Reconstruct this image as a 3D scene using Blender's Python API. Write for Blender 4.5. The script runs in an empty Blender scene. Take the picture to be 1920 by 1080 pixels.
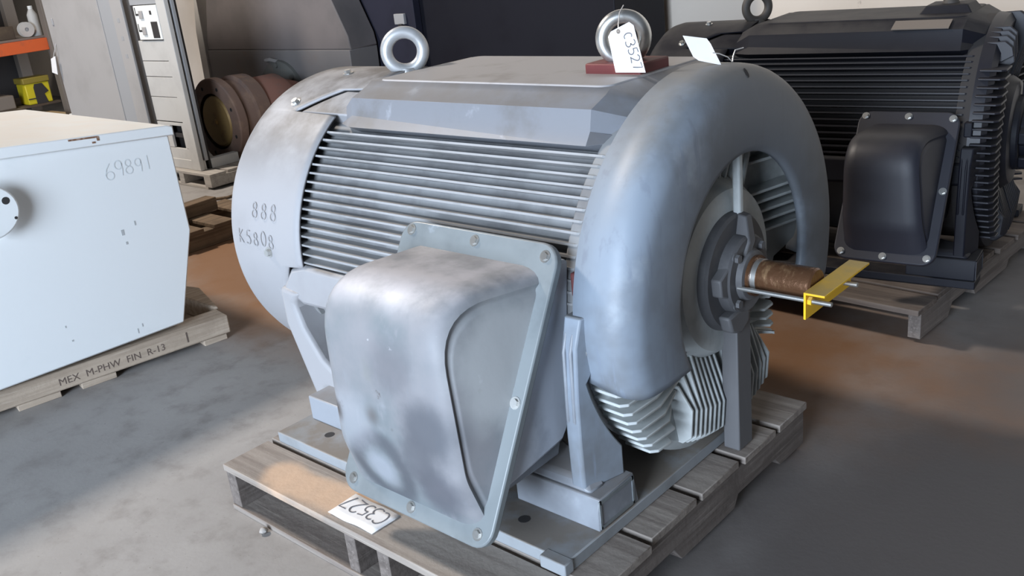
import bpy, math, random
from mathutils import Vector, Matrix, Euler
R_ = random.Random(7)
S = bpy.context.scene
COL = S.collection
PI = math.pi
rad = math.radians

# ------------------------------------------------------------------ camera
cd = bpy.data.cameras.new('camera'); cam = bpy.data.objects.new('camera', cd); COL.objects.link(cam)
YAW, PIT, ROL = 2.33840268, -0.35687879, 0.11059232
fw = Vector((math.cos(PIT)*math.cos(YAW), math.cos(PIT)*math.sin(YAW), math.sin(PIT)))
r0 = fw.cross(Vector((0, 0, 1))).normalized(); d0 = fw.cross(r0)
rt = math.cos(ROL)*r0 + math.sin(ROL)*d0
dn = -math.sin(ROL)*r0 + math.cos(ROL)*d0
m3 = Matrix((rt, -dn, -fw)).transposed()
cam.matrix_world = Matrix.Translation((0.978392, -1.7687, 1.33216)) @ m3.to_4x4()
cd.sensor_width = 36.0; cd.lens = 1776.718/1920*36.0; cd.clip_start = 0.05; cd.clip_end = 100
S.camera = cam

# ------------------------------------------------------------------ world, lights, exposure
w = bpy.data.worlds.new('world'); S.world = w; w.use_nodes = True
bg = w.node_tree.nodes['Background']; bg.inputs[0].default_value = (0.80, 0.81, 0.85, 1); bg.inputs[1].default_value = 0.055

def area(name, loc, target, sx, sy, power, color):
    l = bpy.data.lights.new(name, 'AREA'); l.shape = 'RECTANGLE'; l.size = sx; l.size_y = sy
    l.energy = power; l.color = color
    o = bpy.data.objects.new(name, l); COL.objects.link(o); o.location = loc
    o.rotation_euler = (Vector(target)-Vector(loc)).to_track_quat('-Z', 'Y').to_euler()
    return o
# daylight through the big loading door behind the camera, to its left
area('door_daylight', (0.75, -7.2, 1.8), (-0.9, 0, 0.6), 3.4, 3.4, 1050, (0.72, 0.84, 1.0))
# warm high-bay lamp up under the roof on the left
area('high_bay_lamp', (-6.3, -1.35, 5.9), (-0.9, -0.2, 0.3), 0.75, 0.75, 510, (1.0, 0.90, 0.80))
S.view_settings.view_transform = 'Standard'; S.view_settings.look = 'None'
S.view_settings.exposure = 0.0; S.view_settings.gamma = 1.0; S.view_settings.use_curve_mapping = False

# ------------------------------------------------------------------ materials
def _nt(name):
    m = bpy.data.materials.new(name); m.use_nodes = True
    return m, m.node_tree, m.node_tree.nodes['Principled BSDF']
def _noise(nt, scale, detail=5, vec=(1, 1, 1), rough=0.6, off=(0, 0, 0)):
    tc = nt.nodes.new('ShaderNodeTexCoord'); mp = nt.nodes.new('ShaderNodeMapping')
    mp.inputs['Scale'].default_value = vec; mp.inputs['Location'].default_value = off
    nt.links.new(tc.outputs['Object'], mp.inputs['Vector'])
    n = nt.nodes.new('ShaderNodeTexNoise'); n.inputs['Scale'].default_value = scale
    n.inputs['Detail'].default_value = detail; n.inputs['Roughness'].default_value = rough
    nt.links.new(mp.outputs['Vector'], n.inputs['Vector'])
    return n.outputs['Fac']
def _ramp(nt, fac, a, b):
    r = nt.nodes.new('ShaderNodeMapRange'); r.inputs['From Min'].default_value = a; r.inputs['From Max'].default_value = b
    r.interpolation_type = 'SMOOTHSTEP'
    nt.links.new(fac, r.inputs['Value']); return r.outputs['Result']
def _mix(nt, fac, c1, c2):
    m = nt.nodes.new('ShaderNodeMix'); m.data_type = 'RGBA'
    nt.links.new(fac, m.inputs['Factor']) if not isinstance(fac, float) else setattr(m.inputs['Factor'], 'default_value', fac)
    for c, i in ((c1, 6), (c2, 7)):
        if isinstance(c, tuple): m.inputs[i].default_value = (*c, 1)
        else: nt.links.new(c, m.inputs[i])
    return m.outputs[2]
def _mul(nt, a, b, op='MULTIPLY'):
    m = nt.nodes.new('ShaderNodeMath'); m.operation = op
    for i, v in enumerate((a, b)):
        if isinstance(v, float): m.inputs[i].default_value = v
        else: nt.links.new(v, m.inputs[i])
    return m.outputs[0]
def mat(name, c, layers=(), rough=0.5, metal=0.0, bump=0.0, bscale=60, dust=None, spec=0.5, rvar=0.0, spots=()):
    """layers: (colour, scale, lo, hi[, stretch vec[, offset]]) laid over one another; dust: (colour, amount) settles on up-facing surfaces"""
    m, nt, b = _nt(name)
    out = c
    for i, L in enumerate(layers):
        vec = L[4] if len(L) > 4 else (1, 1, 1); off = L[5] if len(L) > 5 else (i*3.1, i*1.7, i*2.3)
        out = _mix(nt, _ramp(nt, _noise(nt, L[1], vec=vec, off=off), L[2], L[3]), out, L[0])
    for (sc, cen, r0_, r1_, soft, amt) in spots:      # a patch: ring or disc about cen, edge broken up by noise
        tc = nt.nodes.new('ShaderNodeTexCoord'); v = nt.nodes.new('ShaderNodeVectorMath'); v.operation = 'DISTANCE'
        nt.links.new(tc.outputs['Object'], v.inputs[0]); v.inputs[1].default_value = cen
        d = _mul(nt, v.outputs['Value'], _mul(nt, _mul(nt, _noise(nt, 9), -0.5, 'ADD'), soft*2.2), 'ADD')
        f = _mul(nt, _ramp(nt, d, r1_+soft, r1_-soft), amt)
        if r0_ > 0: f = _mul(nt, f, _ramp(nt, d, r0_-soft, r0_+soft))
        out = _mix(nt, f, out, sc)
    if dust:
        g = nt.nodes.new('ShaderNodeNewGeometry'); sp = nt.nodes.new('ShaderNodeSeparateXYZ')
        nt.links.new(g.outputs['Normal'], sp.inputs[0])
        f = _mul(nt, _ramp(nt, sp.outputs['Z'], 0.35, 0.95), _mul(nt, _ramp(nt, _noise(nt, 7), 0.25, 0.7), dust[1]))
        out = _mix(nt, f, out, dust[0])
    if isinstance(out, tuple): b.inputs['Base Color'].default_value = (*out, 1)
    else: nt.links.new(out, b.inputs['Base Color'])
    b.inputs['Roughness'].default_value = rough; b.inputs['Metallic'].default_value = metal
    b.inputs['Specular IOR Level'].default_value = spec
    if rvar:
        rr = nt.nodes.new('ShaderNodeMapRange'); rr.inputs['To Min'].default_value = rough-rvar; rr.inputs['To Max'].default_value = rough+rvar
        nt.links.new(_noise(nt, 9, off=(4, 9, 1)), rr.inputs['Value']); nt.links.new(rr.outputs[0], b.inputs['Roughness'])
    if bump:
        bp = nt.nodes.new('ShaderNodeBump'); bp.inputs['Strength'].default_value = bump; bp.inputs['Distance'].default_value = 0.004
        nt.links.new(_noise(nt, bscale, 4), bp.inputs['Height']); nt.links.new(bp.outputs[0], b.inputs['Normal'])
    return m
def wood(name, c1, c2, c3, axis, stain=None):
    vec = {'x': (0.6, 14, 14), 'y': (14, 0.6, 14), 'z': (14, 14, .6)}[axis]
    L = [(c2, 3.0, 0.38, 0.66, vec), (c3, 9.0, 0.52, 0.75, vec), (c2, 5.0, 0.5, 0.8)]
    if stain: L.append(stain)
    return mat(name, c1, L, rough=0.85, bump=0.35, bscale=40, spec=0.2)

DUST = (0.215, 0.195, 0.18)
M = {}
M['paint'] = mat('grey_paint', (0.30, 0.325, 0.365), [((0.21, 0.225, 0.25), 2.6, 0.46, 0.68), ((0.37, 0.40, 0.45), 5.0, 0.58, 0.75), ((0.13, 0.13, 0.14), 14, 0.70, 0.80)], rough=0.42, bump=0.10, dust=(DUST, 0.75), rvar=0.1)
M['cover'] = mat('grey_fan_cover_paint', (0.345, 0.345, 0.36), [((0.29, 0.285, 0.295), 2.2, 0.50, 0.75), ((0.22, 0.22, 0.23), 16, 0.72, 0.82)], rough=0.55, bump=0.06, dust=((0.135, 0.128, 0.125), 1.3))
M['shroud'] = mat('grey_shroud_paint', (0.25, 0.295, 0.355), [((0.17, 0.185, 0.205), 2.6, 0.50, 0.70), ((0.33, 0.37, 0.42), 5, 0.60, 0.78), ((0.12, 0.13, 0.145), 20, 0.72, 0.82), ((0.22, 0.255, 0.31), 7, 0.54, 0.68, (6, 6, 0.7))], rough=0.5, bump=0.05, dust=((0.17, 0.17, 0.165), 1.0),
    spots=[((0.085, 0.09, 0.097), (0.62, 0.16, 0.76), 0, 0.36, 0.14, 0.80), ((0.075, 0.08, 0.085), (0.62, 0.43, 0.44), 0, 0.22, 0.12, 0.8)])  # darker patches on the upper and far side of the front face
M['dome'] = mat('smudged_primer_cover_paint', (0.25, 0.25, 0.265), [((0.17, 0.195, 0.21), 3.6, 0.45, 0.70), ((0.34, 0.35, 0.385), 5, 0.56, 0.78), ((0.22, 0.23, 0.22), 4.5, 0.58, 0.75), ((0.52, 0.53, 0.56), 26, 0.69, 0.76), ((0.10, 0.085, 0.08), 13, 0.70, 0.76), ((0.24, 0.25, 0.27), 45, 0.56, 0.75, (1, 1, .25))], rough=0.52, bump=0.12, bscale=26, dust=((0.52, 0.505, 0.53), 1.1), rvar=0.1,
    spots=[((0.47, 0.485, 0.49), (0.43, -0.60, 0.40), 0, 0.13, 0.05, 0.85), ((0.085, 0.093, 0.108), (0.17, -0.745, 0.165), 0.052, 0.092, 0.016, 0.9), ((0.09, 0.098, 0.115), (0.33, -0.745, 0.30), 0, 0.07, 0.035, 0.85), ((0.095, 0.10, 0.12), (0.33, -0.735, 0.16), 0, 0.06, 0.03, 0.85), ((0.10, 0.105, 0.12), (0.29, -0.745, 0.23), 0, 0.05, 0.03, 0.8),  # first patch: bounced light on the dome's side face, painted in
           ((0.13, 0.13, 0.145), (0.25, -0.745, 0.41), 0, 0.06, 0.04, 0.6), ((0.33, 0.355, 0.40), (0.17, -0.745, 0.165), 0, 0.035, 0.02, 0.7), ((0.34, 0.355, 0.39), (0.10, -0.745, 0.27), 0, 0.06, 0.04, 0.6),
           ((0.055, 0.045, 0.04), (0.05, -0.735, 0.27), 0, 0.022, 0.016, 0.9), ((0.06, 0.05, 0.045), (0.226, -0.745, 0.274), 0, 0.007, 0.003, 0.95), ((0.09, 0.075, 0.07), (0.17, -0.745, 0.290), 0, 0.018, 0.016, 0.7)])
M['flange'] = mat('scuffed_grey_flange_paint', (0.215, 0.24, 0.25), [((0.16, 0.18, 0.19), 5, 0.45, 0.7), ((0.32, 0.36, 0.40), 9, 0.58, 0.72)], rough=0.36, bump=0.06, dust=(DUST, 0.4))
M['box'] = mat('blue_grey_box_paint', (0.56, 0.61, 0.69), [((0.36, 0.40, 0.47), 5, 0.5, 0.7)], rough=0.45, bump=0.06)
M['saddle'] = mat('scuffed_grey_saddle_paint', (0.20, 0.212, 0.238), [((0.155, 0.155, 0.16), 5, 0.5, 0.7), ((0.30, 0.32, 0.36), 12, 0.62, 0.74)], rough=0.5, bump=0.08, dust=((0.165, 0.155, 0.15), 0.9))
M['saddletop'] = mat('pale_scuffed_top_paint', (0.34, 0.335, 0.345), [((0.26, 0.25, 0.25), 6, 0.5, 0.7), ((0.09, 0.085, 0.08), 30, 0.70, 0.78, (.5, 1, 1))], rough=0.55, bump=0.1)
M['fin'] = mat('worn_grey_fin_paint', (0.33, 0.335, 0.345), [((0.23, 0.235, 0.24), 8, 0.45, 0.7)], rough=0.6, bump=0.08, dust=((0.42, 0.41, 0.40), 0.6))
M['barrel'] = mat('dirty_grey_barrel_paint', (0.24, 0.245, 0.25), [((0.15, 0.15, 0.155), 5, 0.42, 0.65)], rough=0.7)
M['bell'] = mat('grey_green_end_bell_paint', (0.50, 0.53, 0.53), [((0.34, 0.36, 0.36), 6, 0.45, 0.7)], rough=0.6, bump=0.1)
M['hub'] = mat('dark_grimy_hub_paint', (0.085, 0.085, 0.09), [((0.15, 0.15, 0.155), 8, 0.5, 0.75)], rough=0.6, bump=0.1)
M['leg'] = mat('dark_grimy_leg_paint', (0.11, 0.11, 0.115), [((0.17, 0.17, 0.18), 7, 0.5, 0.75, (1, 1, .3))], rough=0.6)
M['steel'] = mat('bare_bright_steel', (0.62, 0.62, 0.60), [((0.45, 0.45, 0.44), 14, 0.45, 0.7)], rough=0.34, metal=0.85)
M['eyesteel'] = mat('galvanised_eye_steel', (0.52, 0.53, 0.54), [((0.38, 0.38, 0.38), 12, 0.45, 0.7)], rough=0.42, metal=0.45)
M['shaft'] = mat('brown_greased_shaft', (0.17, 0.085, 0.045), [((0.36, 0.22, 0.12), 16, 0.50, 0.66, (2.5, 1, 1)), ((0.10, 0.045, 0.022), 7, 0.5, 0.7)], rough=0.24, metal=0.55, bump=0.5, bscale=45)
M['yellow'] = mat('bright_yellow_paint', (0.86, 0.50, 0.01), [((0.70, 0.40, 0.03), 12, 0.5, 0.75)], rough=0.5, dust=((0.52, 0.36, 0.12), 0.85))
M['red'] = mat('worn_red_primer', (0.13, 0.024, 0.024), [((0.17, 0.04, 0.035), 22, 0.5, 0.7)], rough=0.6)
M['redd'] = mat('dark_maroon_gasket', (0.085, 0.02, 0.02), rough=0.7)
M['plate'] = mat('dusty_painted_steel_plate', (0.29, 0.31, 0.33), [((0.22, 0.23, 0.235), 5, 0.5, 0.75)], rough=0.7, bump=0.08, dust=((0.215, 0.19, 0.165), 1.5))
M['rust'] = mat('brown_rusted_iron', (0.25, 0.165, 0.13), [((0.33, 0.22, 0.16), 9, 0.5, 0.7), ((0.18, 0.14, 0.13), 5, 0.5, 0.7)], rough=0.8, bump=0.25)
M['brass'] = mat('dull_ochre_disc', (0.42, 0.28, 0.11), [((0.30, 0.18, 0.08), 12, 0.5, 0.7)], rough=0.5, metal=0.3)
M['rustred'] = mat('red_brown_oxide_iron', (0.34, 0.17, 0.13), [((0.24, 0.17, 0.15), 7, 0.45, 0.68)], rough=0.8, bump=0.2)
M['white'] = mat('white_enamel', (0.84, 0.87, 0.88), [((0.74, 0.79, 0.80), 3, 0.58, 0.80), ((0.45, 0.46, 0.46), 20, 0.78, 0.86)], rough=0.36, bump=0.03, dust=((0.84, 0.82, 0.79), 0.8))
M['rustmark'] = mat('rust_mark', (0.20, 0.10, 0.055), [((0.35, 0.24, 0.18), 60, 0.45, 0.6)], rough=0.9)
M['cabinet'] = mat('grey_cabinet_paint', (0.40, 0.385, 0.375), [((0.36, 0.345, 0.335), 3, 0.45, 0.7)], rough=0.6)
M['cabdark'] = mat('darker_grey_cabinet_panel', (0.36, 0.365, 0.375), rough=0.6)
M['cablight'] = mat('light_grey_cabinet_paint', (0.58, 0.57, 0.545), [((0.51, 0.50, 0.48), 4, 0.45, 0.7)], rough=0.6)
M['dark'] = mat('near_black_interior', (0.035, 0.032, 0.032), rough=0.9)
M['brightplate'] = mat('white_breaker_plate', (0.85, 0.86, 0.83), rough=0.5)
M['tank'] = mat('dusty_dark_grey_tank', (0.19, 0.172, 0.172), [((0.145, 0.135, 0.135), 2, 0.4, 0.7)], rough=0.75)
M['tanklow'] = mat('dusty_grey_tank_skirt', (0.21, 0.20, 0.20), [((0.22, 0.17, 0.155), 3.5, 0.52, 0.75)], rough=0.75)
M['tankdisc'] = mat('dark_grey_green_cover', (0.155, 0.16, 0.15), [((0.22, 0.18, 0.16), 7, 0.5, 0.75)], rough=0.7)
M['navy'] = mat('dark_navy_paint', (0.007, 0.0075, 0.013), [((0.005, 0.005, 0.010), 3, 0.45, 0.7)], spec=0.3, rough=0.6, dust=((0.06, 0.056, 0.054), 0.6))
M['navyl'] = mat('dusty_navy_panel', (0.022, 0.023, 0.040), [((0.016, 0.017, 0.030), 3, 0.4, 0.7)], spec=0.3, rough=0.7)
M['navydome'] = mat('dusty_navy_cover', (0.022, 0.023, 0.033), [((0.016, 0.017, 0.025), 6, 0.45, 0.7)], rough=0.5, bump=0.05, dust=((0.045, 0.044, 0.046), 0.7))
M['navyfin'] = mat('navy_fin_paint', (0.014, 0.014, 0.020), [((0.02, 0.02, 0.028), 9, 0.5, 0.7)], rough=0.5, dust=((0.03, 0.029, 0.032), 0.6))
M['darkeye'] = mat('dark_iron_eye', (0.060, 0.052, 0.045), rough=0.65)
M['orange'] = mat('orange_rack_paint', (0.72, 0.13, 0.035), [((0.55, 0.12, 0.05), 9, 0.5, 0.7)], rough=0.5)
M['rackpost'] = mat('grey_brown_rack_post', (0.20, 0.17, 0.145), rough=0.7)
M['toolyellow'] = mat('yellow_case_plastic', (0.62, 0.52, 0.02), rough=0.5)
M['toololive'] = mat('olive_lid_plastic', (0.26, 0.20, 0.03), rough=0.6)
M['brown'] = mat('dark_brown_carton', (0.085, 0.06, 0.042), [((0.13, 0.10, 0.065), 3, 0.5, 0.7)], rough=0.9)
M['tan'] = mat('tan_carton', (0.42, 0.30, 0.16), rough=0.85)
M['paper'] = mat('white_paper', (0.88, 0.87, 0.87), [((0.80, 0.79, 0.79), 30, 0.5, 0.8)], rough=0.8, spec=0.2)
M['ink'] = mat('grey_marker_ink', (0.14, 0.14, 0.155), rough=0.8)
M['pencil'] = mat('faint_pencil', (0.275, 0.28, 0.295), rough=0.8)
M['pencilw'] = mat('faint_grease_pencil', (0.68, 0.72, 0.74), rough=0.8)
M['stamp'] = mat('faded_stamp_ink', (0.115, 0.085, 0.07), rough=0.9)
M['wire'] = mat('thin_wire', (0.72, 0.71, 0.70), rough=0.4, metal=0.5)
M['scuff'] = mat('grey_scuff', (0.45, 0.47, 0.48), rough=0.8)
M['stone'] = mat('grey_stone', (0.36, 0.34, 0.32), [((0.2, 0.19, 0.18), 40, 0.5, 0.7)], rough=0.9)
M['deck'] = wood('weathered_pallet_wood', (0.30, 0.265, 0.235), (0.205, 0.175, 0.155), (0.36, 0.32, 0.28), 'x')
M['deckfront'] = mat('worn_pallet_wood_with_fresh_wood', (0.34, 0.30, 0.265), [((0.24, 0.205, 0.18), 3.0, 0.38, 0.66, (0.6, 14, 14)), ((0.38, 0.34, 0.30), 9.0, 0.52, 0.75, (.6, 14, 14))], rough=0.85, bump=0.35, bscale=40, spec=0.2,
    spots=[((0.62, 0.44, 0.31), (c_x, c_y, 0.13), 0, 0.055, 0.022, 0.9) for c_x, c_y in ((-0.36, -0.455), (-0.29, -0.465), (-0.22, -0.46), (-0.15, -0.45), (-0.10, -0.44))])
M['stringer'] = wood('weathered_stringer_wood', (0.18, 0.155, 0.14), (0.12, 0.102, 0.092), (0.24, 0.21, 0.19), 'y')
M['skid'] = wood('pale_skid_wood', (0.43, 0.35, 0.275), (0.33, 0.265, 0.205), (0.50, 0.42, 0.34), 'y')
M['oldwood'] = wood('dark_old_wood', (0.19, 0.135, 0.09), (0.11, 0.08, 0.055), (0.26, 0.2, 0.14), 'y')
M['greywood'] = wood('grey_white_pallet_wood', (0.45, 0.42, 0.38), (0.36, 0.33, 0.3), (0.5, 0.47, 0.43), 'x')
M['blkpallet'] = wood('dim_pallet_wood', (0.17, 0.14, 0.12), (0.11, 0.09, 0.08), (0.22, 0.185, 0.16), 'x')

# ------------------------------------------------------------------ mesh helpers
OFF = {}
class MB:
    def __init__(s): s.v = []; s.f = []
    def add(s, vs, fs):
        b = len(s.v); s.v += [tuple(v) for v in vs]; s.f += [tuple(i+b for i in f) for f in fs]; return s
    def box(s, x0, x1, y0, y1, z0, z1):
        vs = [(x, y, z) for z in (z0, z1) for y in (y0, y1) for x in (x0, x1)]
        return s.add(vs, [(0, 2, 3, 1), (4, 5, 7, 6), (0, 1, 5, 4), (2, 6, 7, 3), (0, 4, 6, 2), (1, 3, 7, 5)])
    def loft(s, rings, cap=True, closed=True):
        n = len(rings[0]); b = len(s.v)
        for r in rings: s.v += [tuple(p) for p in r]
        for k in range(len(rings)-1):
            for i in range(n if closed else n-1):
                j = (i+1) % n
                s.f.append((b+k*n+i, b+k*n+j, b+(k+1)*n+j, b+(k+1)*n+i))
        if cap and closed:
            s.f.append(tuple(b+i for i in range(n))[::-1]); s.f.append(tuple(b+(len(rings)-1)*n+i for i in range(n)))
        return s
    def prism(s, poly, ax, a, b):
        def pt(p, t): return {'x': (t, p[0], p[1]), 'y': (p[0], t, p[1]), 'z': (p[0], p[1], t)}[ax]
        return s.loft([[pt(p, a) for p in poly], [pt(p, b) for p in poly]])
    def lathe(s, prof, z0, a0=0, a1=2*PI, n=72, y0=0.0, rf=None):
        """(x, r) profile swept about the X axis through (y0, z0); angle 0 is +Y, pi/2 is up"""
        full = abs(a1-a0-2*PI) < 1e-6; m = n if full else n+1
        rings = []
        for k in range(m):
            a = a0+(a1-a0)*k/n
            k_ = rf(a) if rf else 1
            rings.append([(x, y0+r*k_*math.cos(a), z0+r*k_*math.sin(a)) for x, r in prof])
        b = len(s.v); q = len(prof)
        for r in rings: s.v += r
        for k in range(n):
            k2 = (k+1) % m
            for i in range(q-1):
                s.f.append((b+k*q+i, b+k*q+i+1, b+k2*q+i+1, b+k2*q+i))
        return s
    def tube(s, pts, r, n=8, cap=True):
        pts = [Vector(p) for p in pts]; rs = r if isinstance(r, (list, tuple)) else [r]*len(pts)
        rings = []; up = None
        for i, p in enumerate(pts):
            t = (pts[min(i+1, len(pts)-1)]-pts[max(i-1, 0)]).normalized()
            if up is None: up = Vector((0, 0, 1)) if abs(t.z) < 0.9 else Vector((1, 0, 0))
            u = (up-up.dot(t)*t).normalized(); v = t.cross(u); up = u
            rings.append([p+rs[i]*(math.cos(2*PI*k/n)*u+math.sin(2*PI*k/n)*v) for k in range(n)])
        return s.loft(rings, cap)
    def torus(s, c, nrm, R, r, n=40, m=14, sq=1.0):
        c = Vector(c); nrm = Vector(nrm).normalized(); u = Vector((0, 0, 1)); v = nrm.cross(u).normalized(); u = v.cross(nrm)
        b = len(s.v)
        for i in range(n):
            a = 2*PI*i/n; d = math.cos(a)*u+math.sin(a)*v
            for j in range(m):
                e = 2*PI*j/m; s.v.append(tuple(c+d*(R+r*math.cos(e))+nrm*(r*sq*math.sin(e))))
        for i in range(n):
            for j in range(m):
                s.f.append((b+i*m+j, b+i*m+(j+1) % m, b+((i+1) % n)*m+(j+1) % m, b+((i+1) % n)*m+j))
        return s
    def hexbolt(s, p, nrm, r=0.009, h=0.006):
        p = Vector(p); nrm = Vector(nrm).normalized()
        s.tube([p-nrm*0.001, p+nrm*0.0015], r*1.5, 12); s.tube([p+nrm*0.0015, p+nrm*h], r, 6); return s
def build(name, mb, m, parent=None, bevel=0.0, smooth=35, solid=0.0, seg=2, kind=None):
    off = OFF.get(parent.name, Vector()) if parent else Vector()
    me = bpy.data.meshes.new(name)
    me.from_pydata([tuple(Vector(v)-off) for v in mb.v], [], mb.f)
    me.validate(); me.update()
    import bmesh
    bm = bmesh.new(); bm.from_mesh(me); bmesh.ops.recalc_face_normals(bm, faces=bm.faces); bm.to_mesh(me); bm.free()
    me.materials.append(m)
    if smooth:
        for p in me.polygons: p.use_smooth = True
        me.set_sharp_from_angle(angle=rad(smooth))
    o = bpy.data.objects.new(name, me); COL.objects.link(o)
    if parent: o.parent = parent; OFF[o.name] = off
    if solid:
        md = o.modifiers.new('solid', 'SOLIDIFY'); md.thickness = solid; md.offset = -1
    if bevel:
        md = o.modifiers.new('bevel', 'BEVEL'); md.width = bevel; md.segments = seg; md.limit_method = 'ANGLE'; md.angle_limit = rad(40)
        if not smooth:
            pass
    if kind: o['kind'] = kind
    return o
def thing(name, label, cat, base=(0, 0, 0), group=None, yaw=0.0):
    """Empty at the thing's base; meshes of its parts are given in the frame whose origin lies at -base from it"""
    o = bpy.data.objects.new(name, None); COL.objects.link(o); o.empty_display_size = 0.1
    o.location = base; o.rotation_euler = (0, 0, yaw); OFF[o.name] = Vector(base)
    o['label'] = label; o['category'] = cat
    if group: o['group'] = group
    return o
def struct(o): o['kind'] = 'structure'; return o
def top(o, label, cat): o['label'] = label; o['category'] = cat; return o
def rrect(x0, x1, y0, y1, r, n=5):
    out = []
    for cx, cy, a in ((x1-r, y1-r, 0), (x0+r, y1-r, 90), (x0+r, y0+r, 180), (x1-r, y0+r, 270)):
        for k in range(n+1):
            t = rad(a+90*k/n); out.append((cx+r*math.cos(t), cy+r*math.sin(t)))
    return out
def roundpoly(poly, radii, n=6):
    out = []; N = len(poly)
    for i, p in enumerate(poly):
        r = radii[i]
        if r <= 0: out.append(p); continue
        p = Vector(p); a = (Vector(poly[i-1])-p); b = (Vector(poly[(i+1) % N])-p)
        ang = a.angle(b)/2; d = r/math.tan(ang); d = min(d, a.length*.49, b.length*.49)
        A = p+a.normalized()*d; B = p+b.normalized()*d
        for k in range(n+1):
            t = k/n; out.append(tuple(A*(1-t)**2+2*p*t*(1-t)+B*t*t))
    return out
def inset(poly, d):
    N = len(poly); out = []
    area2 = sum(poly[i][0]*poly[(i+1) % N][1]-poly[(i+1) % N][0]*poly[i][1] for i in range(N))
    sg = 1 if area2 > 0 else -1
    for i in range(N):
        a = Vector(poly[i-1]); p = Vector(poly[i]); b = Vector(poly[(i+1) % N])
        e1 = (p-a).normalized(); e2 = (b-p).normalized()
        n1 = Vector((-e1.y, e1.x))*sg; n2 = Vector((-e2.y, e2.x))*sg
        nn = (n1+n2); L = nn.length
        nn = nn/L if L > 1e-6 else n1
        c = max(0.5, nn.dot(n1)); out.append(tuple(p+nn*(d/c)))
    return out

# hand-drawn strokes -------------------------------------------------
def arc(cx, cy, rx, ry, a0, a1, n=12):
    return [(cx+rx*math.cos(rad(a0+(a1-a0)*k/n)), cy+ry*math.sin(rad(a0+(a1-a0)*k/n))) for k in range(n+1)]
G = {
 'C': [arc(.34, .5, .28, .46, 50, 300)],
 '3': [arc(.24, .74, .24, .24, 140, -80) + arc(.22, .25, .29, .26, 80, -140)],
 '5': [[(.52, .98), (.14, .95), (.10, .56)] + arc(.24, .30, .28, .28, 110, -140)],
 '2': [arc(.27, .72, .24, .26, 160, -20) + [(.36, .40), (.04, .03), (.22, .06), (.56, .0)]],
 '7': [[(.04, .95), (.52, .97), (.40, .5), (.24, .0)]],
 '8': [arc(.28, .74, .19, .22, 90, 270, 8) + arc(.28, .25, .25, .25, 90, -270, 14) + arc(.28, .74, .19, .22, -90, 90, 8)],
 '0': [arc(.3, .5, .26, .48, 90, 450, 18)],
 '6': [[(.42, 1.0), (.16, .68), (.05, .3)] + arc(.30, .25, .25, .25, 170, 530, 16)],
 '9': [arc(.28, .70, .23, .27, 20, 380, 16) + [(.50, .4), (.44, .0)]],
 '1': [[(.30, 1.0), (.28, .0)]],
 'K': [[(.08, 1.0), (.06, .0)], [(.5, .95), (.08, .5), (.55, .02)]],
}
def strokes(mb, text, fn, h, pitch, wdt, x0=0.0, jit=0.0):
    """fn(u, v) -> point on the surface, metres along the writing and up it"""
    u0 = x0
    for ch in text:
        if ch != ' ':
            jy = R_.uniform(-jit, jit); sc = 1+R_.uniform(-.08, .08)
            for pl in G[ch]:
                pts = [Vector((u0+p[0]*h*sc, p[1]*h*sc+jy)) for p in pl]
                L = []; Rr = []
                for i, p in enumerate(pts):
                    t = (pts[min(i+1, len(pts)-1)]-pts[max(i-1, 0)]).normalized(); n = Vector((-t.y, t.x))*wdt*.5
                    L.append(fn(*(p+n))); Rr.append(fn(*(p-n)))
                b = len(mb.v); k = len(pts); mb.v += [tuple(q) for q in L+Rr]
                mb.f += [(b+i, b+i+1, b+k+i+1, b+k+i) for i in range(k-1)]
        u0 += pitch
    return mb

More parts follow.
